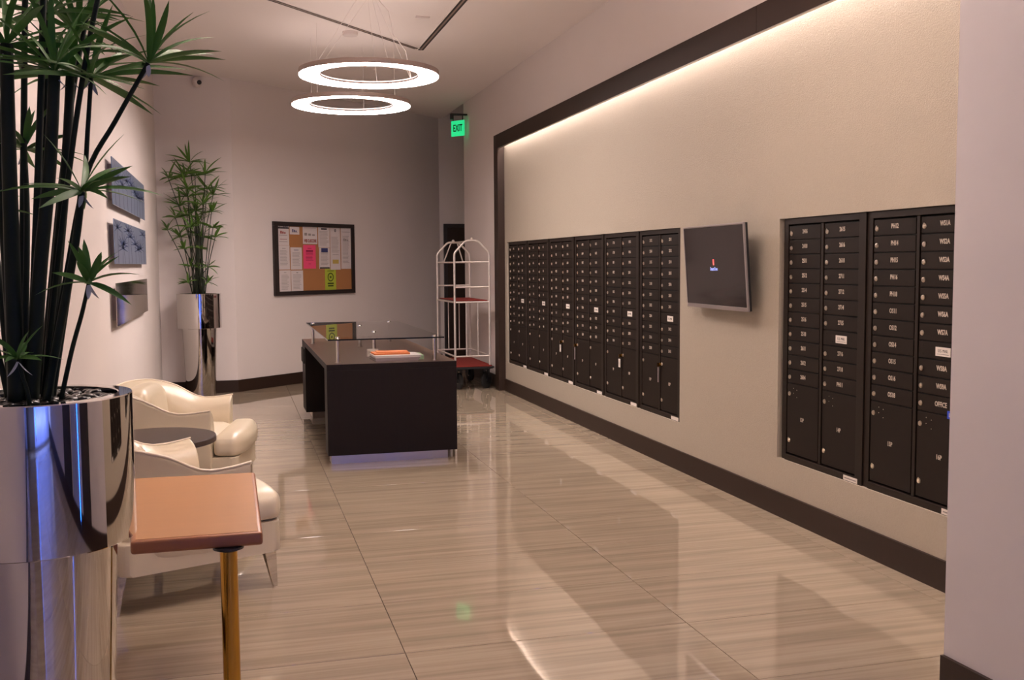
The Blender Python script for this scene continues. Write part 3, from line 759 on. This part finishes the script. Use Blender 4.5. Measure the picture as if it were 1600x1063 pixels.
bm = nb(); prism(bm, rrect(dx0+0.012, dx1-0.012, dy0+0.012, dy1-0.012, 0.04), 0.2725, 0.282, 0.002); tag(obj('deck_carpet', bm, M['red'], t), 'red carpet on the deck')
bm = nb(); prism(bm, rrect(dx0-0.012, dx1+0.012, dy0-0.012, dy1+0.012, 0.06), 0.252, 0.266, 0.003); obj('bumper', bm, M['rubber'], t)
for (x, y, big) in ((cx1-0.02, cy0+0.10, 1), (cx0+0.06, cy0+0.10, 0), (cx1-0.03, cy1-0.10, 0), (cx0+0.06, cy1-0.10, 1)):
    rr = 0.095
    bm = nb(); lathe(bm, [(0.03, -0.018), (rr-0.012, -0.019), (rr, -0.012), (rr, 0.012), (rr-0.012, 0.019), (0.03, 0.018)], 30, closed=True)
    sw_ = Matrix.Translation((x, y, 0)) @ Matrix.Rotation(math.radians(-48) if big else math.radians(15), 4, 'Z')
    bmesh.ops.transform(bm, verts=bm.verts, matrix=sw_ @ Matrix.Translation((0, 0, rr)) @ Matrix.Rotation(PI/2, 4, 'Y'))
    wv = smooth_angle(obj('wheel', bm, M['rubber'], t))
    bm = nb(); lathe(bm, [(0, -0.020), (0.030, -0.020), (0.030, 0.020), (0, 0.020)], 16); bmesh.ops.transform(bm, verts=bm.verts, matrix=sw_ @ Matrix.Translation((0, 0, rr)) @ Matrix.Rotation(PI/2, 4, 'Y')); obj('hub', bm, M['steel'], wv)
    bm = nb(); box(bm, -0.034, -0.024, -0.022, 0.022, rr-0.02, 0.225); box(bm, 0.024, 0.034, -0.022, 0.022, rr-0.02, 0.225); box(bm, -0.034, 0.034, -0.035, 0.035, 0.22, 0.245)
    bmesh.ops.transform(bm, verts=bm.verts, matrix=sw_); obj('fork', bm, M['blackmetal'], t)

# ================================================================ ARMCHAIRS
def armchair(name, label, loc, rz):
    t = thing(name, label, 'armchair', loc, rz, 'cream leather armchairs by the left wall')
    # U-shaped shell: path from right arm front, round the back, to left arm front
    HW, XFR, XB, RC = 0.355, 0.235, -0.335, 0.20
    path = []
    def addp(x, y, nx_, ny_): path.append((x, y, nx_, ny_))
    n1 = 8
    for j in range(n1): addp(XFR - (XFR-(XB+RC))*j/n1, -HW, 0, -1)
    for j in range(9): a = j/8*PI/2; addp(XB+RC-RC*math.sin(a), -HW+RC-RC*math.cos(a), -math.sin(a), -math.cos(a))
    n2 = 6
    for j in range(1, n2): addp(XB, -HW+RC+(2*(HW-RC))*j/n2, -1, 0)
    for j in range(9): a = j/8*PI/2; addp(XB+RC-RC*math.cos(a), HW-RC+RC*math.sin(a), -math.cos(a), math.sin(a))
    for j in range(1, n1+1): addp((XB+RC) + (XFR-(XB+RC))*j/n1, HW, 0, 1)
    def sm(a, b2, x): x = max(0, min(1, (x-a)/(b2-a))); return x*x*(3-2*x)
    bm = nb(); secs = []; ridge = []
    p0, p1 = path[0], path[-1]
    path = [p0, (p0[0]-0.006, *p0[1:])] + path[1:-1] + [(p1[0]-0.006, *p1[1:]), p1]
    for (x, y, nx_, ny_) in path:
        h = 0.592 + 0.115*sm(0.06, -0.30, x) - 0.018*math.sin(PI*max(0, min(1, (x+0.1)/0.34)))
        fl_ = 0.006 + 0.034*sm(0.1, -0.3, x)      # outward flare of the rim
        th = 0.098 + 0.042*sm(0.05, -0.25, x)     # padded thickness at the rim
        pts = [(0.028, 0.175), (0.030, 0.36), (0.026+fl_*0.6, h-0.06), (0.034+fl_, h-0.012), (0.028+fl_, h), (0.014+fl_, h-0.003),
               (-0.02, h-0.012), (-th*0.75, h-0.045), (-th, h-0.12), (-th*0.98, 0.40), (-th*0.9, 0.30), (-th*0.9, 0.175)]
        secs.append([bm.verts.new((x+nx_*o_, y+ny_*o_, z_)) for o_, z_ in pts])
        ridge.append((x+nx_*(0.029+fl_), y+ny_*(0.029+fl_), h+0.001))
    m_ = len(secs[0])
    for i in range(len(secs)-1):
        for k in range(m_): bm.faces.new((secs[i][k], secs[i][(k+1) % m_], secs[i+1][(k+1) % m_], secs[i+1][k]))
    bm.faces.new(secs[0][::-1]); bm.faces.new(secs[-1])
    bmesh.ops.recalc_face_normals(bm, faces=bm.faces[:])
    o = obj('shell', bm, M['leather'], t, True)
    md = o.modifiers.new('sub', 'SUBSURF'); md.levels = 1; md.render_levels = 2
    for e in o.data.edges: pass
    bm = nb(); tube(bm, ridge, 0.0055, 8); obj('piping', bm, M['piping'], t, True)
    # back cushion
    def pillow(x0, x1, y0, y1, z0, z1, round_=0.06, seg=7, crown=0.02):
        bm = nb(); bmesh.ops.create_cube(bm, size=2.0)
        bmesh.ops.subdivide_edges(bm, edges=bm.edges[:], cuts=seg, use_grid_fill=True)
        cx_, cy_, cz_ = (x0+x1)/2, (y0+y1)/2, (z0+z1)/2; hx, hy, hz = (x1-x0)/2, (y1-y0)/2, (z1-z0)/2
        for v in bm.verts:
            p_ = v.co.copy(); q = Vector((p_.x*hx, p_.y*hy, p_.z*hz))
            inn = Vector((max(-hx+round_, min(hx-round_, q.x)), max(-hy+round_, min(hy-round_, q.y)), max(-hz+min(round_, hz*0.8), min(hz-min(round_, hz*0.8), q.z))))
            dd_ = q-inn
            rz_ = min(round_, hz*0.8)
            if dd_.length > 1e-6:
                dn = Vector((dd_.x/round_, dd_.y/round_, dd_.z/rz_)); L_ = max(abs(dn.x), abs(dn.y), abs(dn.z)); dn = dn.normalized()*L_
                q = inn + Vector((dn.x*round_, dn.y*round_, dn.z*rz_))
            cz = crown*(1-p_.x**2)*(1-p_.y**2)*(1 if p_.z > 0 else 0)*max(0, p_.z)
            v.co = Vector((cx_+q.x, cy_+q.y, cz_+q.z+cz))
        return bm
    bm = pillow(-0.31, -0.13, -0.25, 0.25, 0.36, 0.70, 0.07, 8, 0.01)
    for v in bm.verts: v.co.x -= 0.10*max(0, (v.co.z-0.42))
    obj('back_cushion', bm, M['leather'], t, True)
    # T seat cushion: body between the arms and a nose in front of them
    bm = pillow(-0.22, 0.26, -0.272, 0.272, 0.30, 0.432, 0.045, 7, 0.022)
    obj('seat_deck', bm, M['leather'], t, True)
    bm = pillow(0.232, 0.435, -0.375, 0.375, 0.300, 0.432, 0.055, 10, 0.020)
    for v in bm.verts:
        v.co.x -= 0.05*(v.co.y/0.37)**2*max(0, (v.co.x-0.232)/0.2)
    obj('seat_cushion', bm, M['leather'], t, True)
    bm = nb(); prism(bm, rrect(-0.33, 0.385, -0.368, 0.368, 0.05), 0.165, 0.305, 0.012); smooth_angle(obj('seat_base', bm, M['leather'], t), 40)
    for (x, y) in ((0.33, -0.33), (0.33, 0.33), (-0.32, -0.31), (-0.32, 0.31)):
        bm = nb(); sx = 0.02 if x > 0 else -0.02; sy = 0.012 if y > 0 else -0.012
        w0, w1 = (0.028, 0.010)
        vs0 = [bm.verts.new((x+a*w0, y+b2*w0*0.7, 0.168)) for a, b2 in ((-1, -1), (1, -1), (1, 1), (-1, 1))]
        vs1 = [bm.verts.new((x+sx+a*w1, y+sy+b2*w1, 0.0)) for a, b2 in ((-1, -1), (1, -1), (1, 1), (-1, 1))]
        bm.faces.new(vs0); bm.faces.new(vs1[::-1])
        for k in range(4): bm.faces.new((vs0[k], vs1[k], vs1[(k+1) % 4], vs0[(k+1) % 4]))
        bmesh.ops.bevel(bm, geom=bm.edges[:], offset=0.002, segments=1, affect='EDGES')
        obj('leg', bm, M['chrome'], t)
    return t
armchair('armchair', 'cream leather armchair nearer the camera, beside the honey-coloured table', (-0.305, 4.83, 0), math.radians(21.3))
armchair('armchair', 'cream leather armchair farther away, next to the far planter', (-0.320, 6.66, 0), math.radians(-9.6))

# side table between the chairs
t = thing('side_table', 'round dark side table between the two cream armchairs', 'table', (-0.440, 5.80, 0))
bm = nb(); lathe(bm, [(0, 0.488), (0.320, 0.488), (0.327, 0.492), (0.327, 0.518), (0.322, 0.523), (0, 0.523)], 64); smooth_angle(obj('tabletop', bm, M['tabledark'], t))
bm = nb(); lathe(bm, [(0, 0.012), (0.022, 0.012), (0.022, 0.486), (0, 0.486)], 20); smooth_angle(obj('pole', bm, M['steel'], t))
bm = nb(); lathe(bm, [(0, 0), (0.19, 0), (0.19, 0.006), (0.03, 0.014), (0, 0.014)], 40); smooth_angle(obj('base', bm, M['steel'], t))

# ================================================================ HONEY-COLOURED TABLE
t = thing('wood_table', 'honey-coloured table with rounded walnut edge and brass pole in the foreground', 'table', (0, 0, 0))
TZ = 0.640
poly = [(0.070, 3.135), (0.066, 4.08), (-0.405, 4.10), (-0.318, 3.135)]
def inset(pl, d):
    cx_ = sum(q[0] for q in pl)/4; cy_ = sum(q[1] for q in pl)/4
    return [(q[0]+math.copysign(d, cx_-q[0]), q[1]+math.copysign(d, cy_-q[1])) for q in pl]
bm = nb(); prism(bm, inset(poly, 0.004), TZ-0.042, TZ-0.0005, 0.011); smooth_angle(obj('edge', bm, M['walnut'], t), 50)
bm = nb(); prism(bm, inset(poly, 0.018), TZ-0.001, TZ+0.0006); obj('tabletop', bm, M['orange'], t)
px_, py_ = -0.036, 3.165
bm = nb(); lathe(bm, [(0, TZ-0.042), (0.046, TZ-0.042), (0.046, TZ-0.049), (0.028, TZ-0.056), (0, TZ-0.056)], 32, px_, py_); smooth_angle(obj('flange', bm, M['blackmetal'], t))
bm = nb(); lathe(bm, [(0, 0.02), (0.026, 0.02), (0.026, TZ-0.056), (0, TZ-0.056)], 32, px_, py_); smooth_angle(obj('pole', bm, M['brass'], t))
bm = nb(); lathe(bm, [(0, 0), (0.20, 0), (0.20, 0.008), (0.04, 0.022), (0, 0.022)], 40, px_, py_+0.05); smooth_angle(obj('base', bm, M['brass'], t))

# ================================================================ PLANTED CHROME PLANTERS
def leaf_mesh(L, w, droop, m, name='leaf'):
    bm = nb(); rows = []
    n_ = 6
    for i in range(n_+1):
        s = i/n_; wd_ = w*(math.sin(PI*(0.12+0.88*s))**0.8 if s < 1 else 0) * (1 if s > 0.05 else 0.6)
        x = L*s; z = -droop*L*s*s
        if i == n_: rows.append([bm.verts.new((x, 0, z))])
        else: rows.append([bm.verts.new((x, -wd_/2, z+wd_*0.18)), bm.verts.new((x, 0, z)), bm.verts.new((x, wd_/2, z+wd_*0.18))])
    for i in range(n_):
        A, B = rows[i], rows[i+1]
        if len(B) == 3:
            bm.faces.new((A[0], A[1], B[1], B[0])); bm.faces.new((A[1], A[2], B[2], B[1]))
        else:
            bm.faces.new((A[0], A[1], B[0])); bm.faces.new((A[1], A[2], B[0]))
    me = bpy.data.meshes.new(name); bm.to_mesh(me); bm.free(); me.materials.append(m)
    for p_ in me.polygons: p_.use_smooth = True
    return me
def pebbles(t, cx, cy, z, R, count):
    ms = []
    for k in range(4):
        bm = nb(); bmesh.ops.create_icosphere(bm, subdivisions=2, radius=1.0)
        for v in bm.verts: v.co *= 1 + 0.08*math.sin(v.co.x*3+k)+0.05*math.cos(v.co.y*4+k)
        me = bpy.data.meshes.new('pebble'); bm.to_mesh(me); bm.free(); me.materials.append(M['pebble'])
        for p_ in me.polygons: p_.use_smooth = True
        ms.append(me)
    got = []
    tries = 0
    while len(got) < count and tries < 6000:
        tries += 1
        a = random.uniform(0, 2*PI); rr = R*math.sqrt(random.random())
        x, y = rr*math.cos(a), rr*math.sin(a)
        if all((x-q[0])**2+(y-q[1])**2 > 0.019**2 for q in got): got.append((x, y))
    for i, (x, y) in enumerate(got):
        s = random.uniform(0.8, 1.25)
        o = obj('pebble', ms[i % 4], None, t, loc=(cx+x, cy+y, z+random.uniform(0, 0.007)))
        o.scale = (0.019*s, 0.013*s, 0.009*s); o.rotation_euler = (random.uniform(-.4, .4), random.uniform(-.4, .4), random.uniform(0, 3))
def planter(label, cx, cy, ztop, plants, near):
    t = thing('potted_papyrus', label, 'plant', (cx, cy, 0))
    zb = ztop-0.38
    bm = nb(); lathe(bm, [(0.200, ztop-0.03), (0.200, ztop-0.002), (0.203, ztop), (0.2355, ztop), (0.2375, ztop-0.003), (0.2375, zb+0.002), (0.2355, zb), (0.188, zb), (0.188, zb+0.01), (0.21, zb+0.02), (0.21, ztop-0.04)], 96, closed=True)
    smooth_angle(obj('bowl', bm, M['chrome'], t), 30)
    bm = nb(); lathe(bm, [(0, 0), (0.155, 0), (0.158, 0.003), (0.188, zb+0.001), (0, zb+0.001)], 96)
    smooth_angle(obj('pillar', bm, M['chrome'], t), 30)
    bm = nb(); lathe(bm, [(0, ztop-0.05), (0.2, ztop-0.05), (0.2, ztop-0.028), (0, ztop-0.028)], 40); obj('soil', bm, M['soil'], t)
    pebbles(t, 0, 0, ztop-0.020, 0.182, 150 if near else 60)
    lm = M['leaf'] if near else M['leaffar']
    cache = {}
    Cc = Vector((cx, cy, 0))
    for (pts, rad, L, n_) in plants:
        P = [Vector(q)-Cc for q in pts][::-1]
        P[0].z = min(P[0].z, ztop-0.025)
        # keep the foot inside the rim
        d2 = Vector((P[0].x, P[0].y, 0))
        if d2.length > 0.15: d2 = d2.normalized()*0.15; P[0].x, P[0].y = d2.x, d2.y
        # resample smoothly (Catmull-Rom)
        Q = [P[0]] + P + [P[-1]]; sm_ = []
        for i in range(1, len(Q)-2):
            for j in range(5):
                s = j/5; a, b2, c, d_ = Q[i-1], Q[i], Q[i+1], Q[i+2]
                sm_.append(0.5*((2*b2)+(-a+c)*s+(2*a-5*b2+4*c-d_)*s*s+(-a+3*b2-3*c+d_)*s**3))
        sm_.append(P[-1])
        bm = nb(); tube(bm, sm_, rad, 8, radii=[rad*(1.15-0.30*i/(len(sm_)-1)) for i in range(len(sm_))])
        st = obj('stem', bm, M['stem'] if near else M['stemfar'], t, True)
        tip = sm_[-1]; dirn = (sm_[-1]-sm_[-3]).normalized(); dirn = (dirn + Vector((0, 0, 1.2))).normalized()
        ph = random.uniform(0, 6.28)
        Rq = dirn.to_track_quat('Z', 'X').to_matrix()
        n_ = n_ + (6 if near else 3); L = L*(1.15 if near else 1.15)
        for k in range(n_):
            az = ph + 2*PI*k/n_ + random.uniform(-.2, .2)
            el = math.radians(random.choice([8, 16, 26, 38, 55, 20, 66, 2]) + random.uniform(-6, 6))
            ll = L*random.uniform(0.78, 1.12)
            key = (round(ll/ (0.02), 0), k % 2)
            if key not in cache: cache[key] = leaf_mesh(key[0]*0.02, 0.0185 if near else 0.0245, 0.16 if k % 2 else 0.34, lm)
            dv = Rq @ Vector((math.cos(az)*math.cos(el), math.sin(az)*math.cos(el), math.sin(el)))
            end = Cc + tip + dv*ll
            if end.x < XL+0.035 or end.y > 11.98: continue
            o = obj('leaf', cache[key], None, st)
            X_ = dv.normalized(); Z_ = (Vector((0, 0, 1)) - X_*X_.z)
            if Z_.length < 0.05: Z_ = Vector((0, 1, 0))
            Z_.normalize(); Y_ = Z_.cross(X_)
            rl = random.uniform(-0.9, 0.9); Y_, Z_ = Y_*math.cos(rl)+Z_*math.sin(rl), Z_*math.cos(rl)-Y_*math.sin(rl)
            o.matrix_local = Matrix(((X_.x, Y_.x, Z_.x, tip.x), (X_.y, Y_.y, Z_.y, tip.y), (X_.z, Y_.z, Z_.z, tip.z), (0, 0, 0, 1)))
        if near and rad < 0.02 and len(pts) > 3:
            # pale dry sheath bract under the whorl
            for k in range(2):
                me = leaf_mesh(0.05, 0.012, 0.2, M['sheath'], 'bract') if ('b', k) not in cache else cache[('b', k)]
                cache[('b', k)] = me
                az = ph + 2.4*k
                X_ = Vector((math.cos(az)*0.45, math.sin(az)*0.45, -0.9)).normalized(); Y_ = X_.cross(Vector((0, 0, 1))).normalized(); Z_ = X_.cross(Y_)
                o = obj('bract', me, None, st)
                o.matrix_local = Matrix(((X_.x, Y_.x, Z_.x, tip.x), (X_.y, Y_.y, Z_.y, tip.y), (X_.z, Y_.z, Z_.z, tip.z), (0, 0, 0, 1)))
    return t
NEAR = [([[-0.192,2.753,1.96],[-0.279,2.792,1.818],[-0.359,2.829,1.677],[-0.424,2.851,1.395],[-0.491,2.871,1.078]],0.0065,0.2,15),([[-0.344,2.887,1.94],[-0.357,2.894,1.812],[-0.373,2.899,1.663],[-0.411,2.906,1.445],[-0.476,2.907,1.072]],0.0065,0.2,14),([[-0.427,2.859,1.948],[-0.446,2.852,1.707],[-0.48,2.846,1.429],[-0.513,2.835,1.084]],0.017,0.21,15),([[-0.412,3.022,1.968],[-0.426,2.979,1.719],[-0.454,2.936,1.428],[-0.485,2.89,1.075]],0.014,0.19,12),([[-0.478,3.138,2.155],[-0.489,3.077,1.867],[-0.509,3.011,1.48],[-0.539,2.945,1.07]],0.008,0.21,14),([[-0.54,3.052,1.769],[-0.528,2.984,1.599],[-0.528,2.912,1.345],[-0.532,2.841,1.084]],0.008,0.15,11),([[-0.351,2.688,1.632],[-0.375,2.727,1.508],[-0.42,2.766,1.317],[-0.474,2.804,1.086]],0.01,0.15,12),([[-0.343,2.69,1.41],[-0.366,2.725,1.334],[-0.399,2.761,1.236],[-0.439,2.795,1.086]],0.0055,0.1,9),([[-0.512,2.701,1.225],[-0.504,2.709,1.18],[-0.498,2.718,1.147],[-0.493,2.727,1.098]],0.005,0.08,8),([[-0.544,2.896,2.018],[-0.545,2.874,1.74],[-0.544,2.85,1.43],[-0.543,2.823,1.087]],0.019,0.21,12),([[-0.405,3.124,2.103],[-0.422,3.079,1.904],[-0.459,3.031,1.602],[-0.515,2.97,1.065]],0.006,0.19,12),([[-0.352,3.155,2.276],[-0.411,3.113,1.981],[-0.461,3.063,1.604],[-0.524,3.003,1.061]],0.007,0.2,12),([[-0.527,3.124,2.342],[-0.534,3.062,1.967],[-0.543,2.995,1.514],[-0.551,2.928,1.073]],0.009,0.21,12),([[-0.251,2.854,2.378],[-0.342,2.87,2.038],[-0.42,2.874,1.594],[-0.491,2.871,1.078]],0.007,0.2,12),([[-0.708,3.177,2.12],[-0.659,3.101,1.761],[-0.613,3.028,1.429],[-0.578,2.956,1.07]],0.009,0.21,12),([[-0.615,3.03,2.423],[-0.595,2.988,1.951],[-0.578,2.949,1.513],[-0.563,2.911,1.076]],0.012,0.21,12),([[-0.697,2.967,1.597],[-0.653,2.942,1.43],[-0.603,2.914,1.246],[-0.572,2.893,1.079]],0.007,0.16,11),([[-0.448,2.982,2.518],[-0.464,2.932,2.045],[-0.492,2.88,1.512],[-0.516,2.836,1.084]],0.009,0.21,12)]
FAR = [([[-0.427,11.852,2.589],[-0.38,11.821,1.91],[-0.353,11.779,1.157]],0.0045,0.2,11),([[-0.653,11.742,2.403],[-0.472,11.76,1.817],[-0.344,11.754,1.157]],0.0045,0.2,11),([[-0.487,11.715,2.419],[-0.396,11.749,1.825],[-0.335,11.753,1.157]],0.0045,0.2,11),([[-0.38,11.909,2.445],[-0.378,11.855,1.833],[-0.383,11.8,1.157]],0.0045,0.2,11),([[-0.264,11.593,2.443],[-0.311,11.695,1.84],[-0.351,11.748,1.158]],0.0045,0.2,11),([[-0.458,11.646,2.282],[-0.44,11.73,1.755],[-0.431,11.772,1.158]],0.0045,0.2,11),([[-0.458,11.775,2.205],[-0.43,11.791,1.711],[-0.415,11.788,1.157]],0.0045,0.2,11),([[-0.249,11.701,2.288],[-0.31,11.75,1.756],[-0.359,11.769,1.157]],0.0045,0.2,11),([[-0.192,11.846,2.228],[-0.31,11.83,1.72],[-0.4,11.805,1.157]],0.0045,0.2,11),([[-0.548,11.851,2.106],[-0.424,11.815,1.658],[-0.339,11.776,1.157]],0.0045,0.2,11),([[-0.297,11.631,2.111],[-0.362,11.723,1.665],[-0.413,11.774,1.158]],0.0045,0.2,11),([[-0.589,11.69,1.972],[-0.499,11.75,1.591],[-0.438,11.779,1.158]],0.0045,0.15,11),([[-0.469,11.715,1.989],[-0.444,11.763,1.6],[-0.43,11.785,1.158]],0.0045,0.15,11),([[-0.213,11.841,2.044],[-0.273,11.814,1.624],[-0.32,11.784,1.156]],0.0045,0.15,11),([[-0.686,11.89,1.845],[-0.539,11.847,1.522],[-0.435,11.806,1.157]],0.0045,0.15,11),([[-0.43,11.581,1.867],[-0.374,11.682,1.537],[-0.335,11.742,1.157]],0.0045,0.15,11),([[-0.201,11.734,1.865],[-0.26,11.759,1.533],[-0.308,11.767,1.156]],0.0045,0.15,11),([[-0.553,11.744,1.762],[-0.445,11.766,1.48],[-0.368,11.772,1.157]],0.0045,0.15,11),([[-0.181,11.747,1.762],[-0.253,11.766,1.479],[-0.308,11.771,1.156]],0.0045,0.15,11),([[-0.508,11.675,1.635],[-0.404,11.726,1.414],[-0.329,11.754,1.157]],0.0045,0.11,7),([[-0.339,11.565,1.633],[-0.372,11.686,1.414],[-0.398,11.764,1.158]],0.0045,0.11,7),([[-0.441,11.745,1.446],[-0.429,11.777,1.314],[-0.422,11.795,1.157]],0.0045,0.11,7),([[-0.267,11.763,1.436],[-0.356,11.79,1.309],[-0.422,11.805,1.157]],0.0045,0.11,7),([[-0.485,11.762,1.271],[-0.419,11.776,1.223],[-0.372,11.784,1.157]],0.0045,0.11,7),([[-0.272,11.796,1.268],[-0.315,11.794,1.221],[-0.347,11.791,1.156]],0.0045,0.11,7),([[-0.381,11.867,2.056],[-0.387,11.831,1.56],[-0.405,11.804,1.157]],0.013,0.17,9),([[-0.357,11.85,1.914],[-0.36,11.823,1.56],[-0.364,11.793,1.157]],0.013,0.17,9),([[-0.333,11.832,1.772],[-0.332,11.816,1.56],[-0.322,11.781,1.156]],0.013,0.17,9)]
random.seed(3)
planter('papyrus plant in a tall polished chrome planter in the left foreground', -0.506, 2.867, 1.118, NEAR, True)
planter('papyrus plant in a tall polished chrome planter in the far left corner', -0.375, 11.75, 1.145, FAR, False)
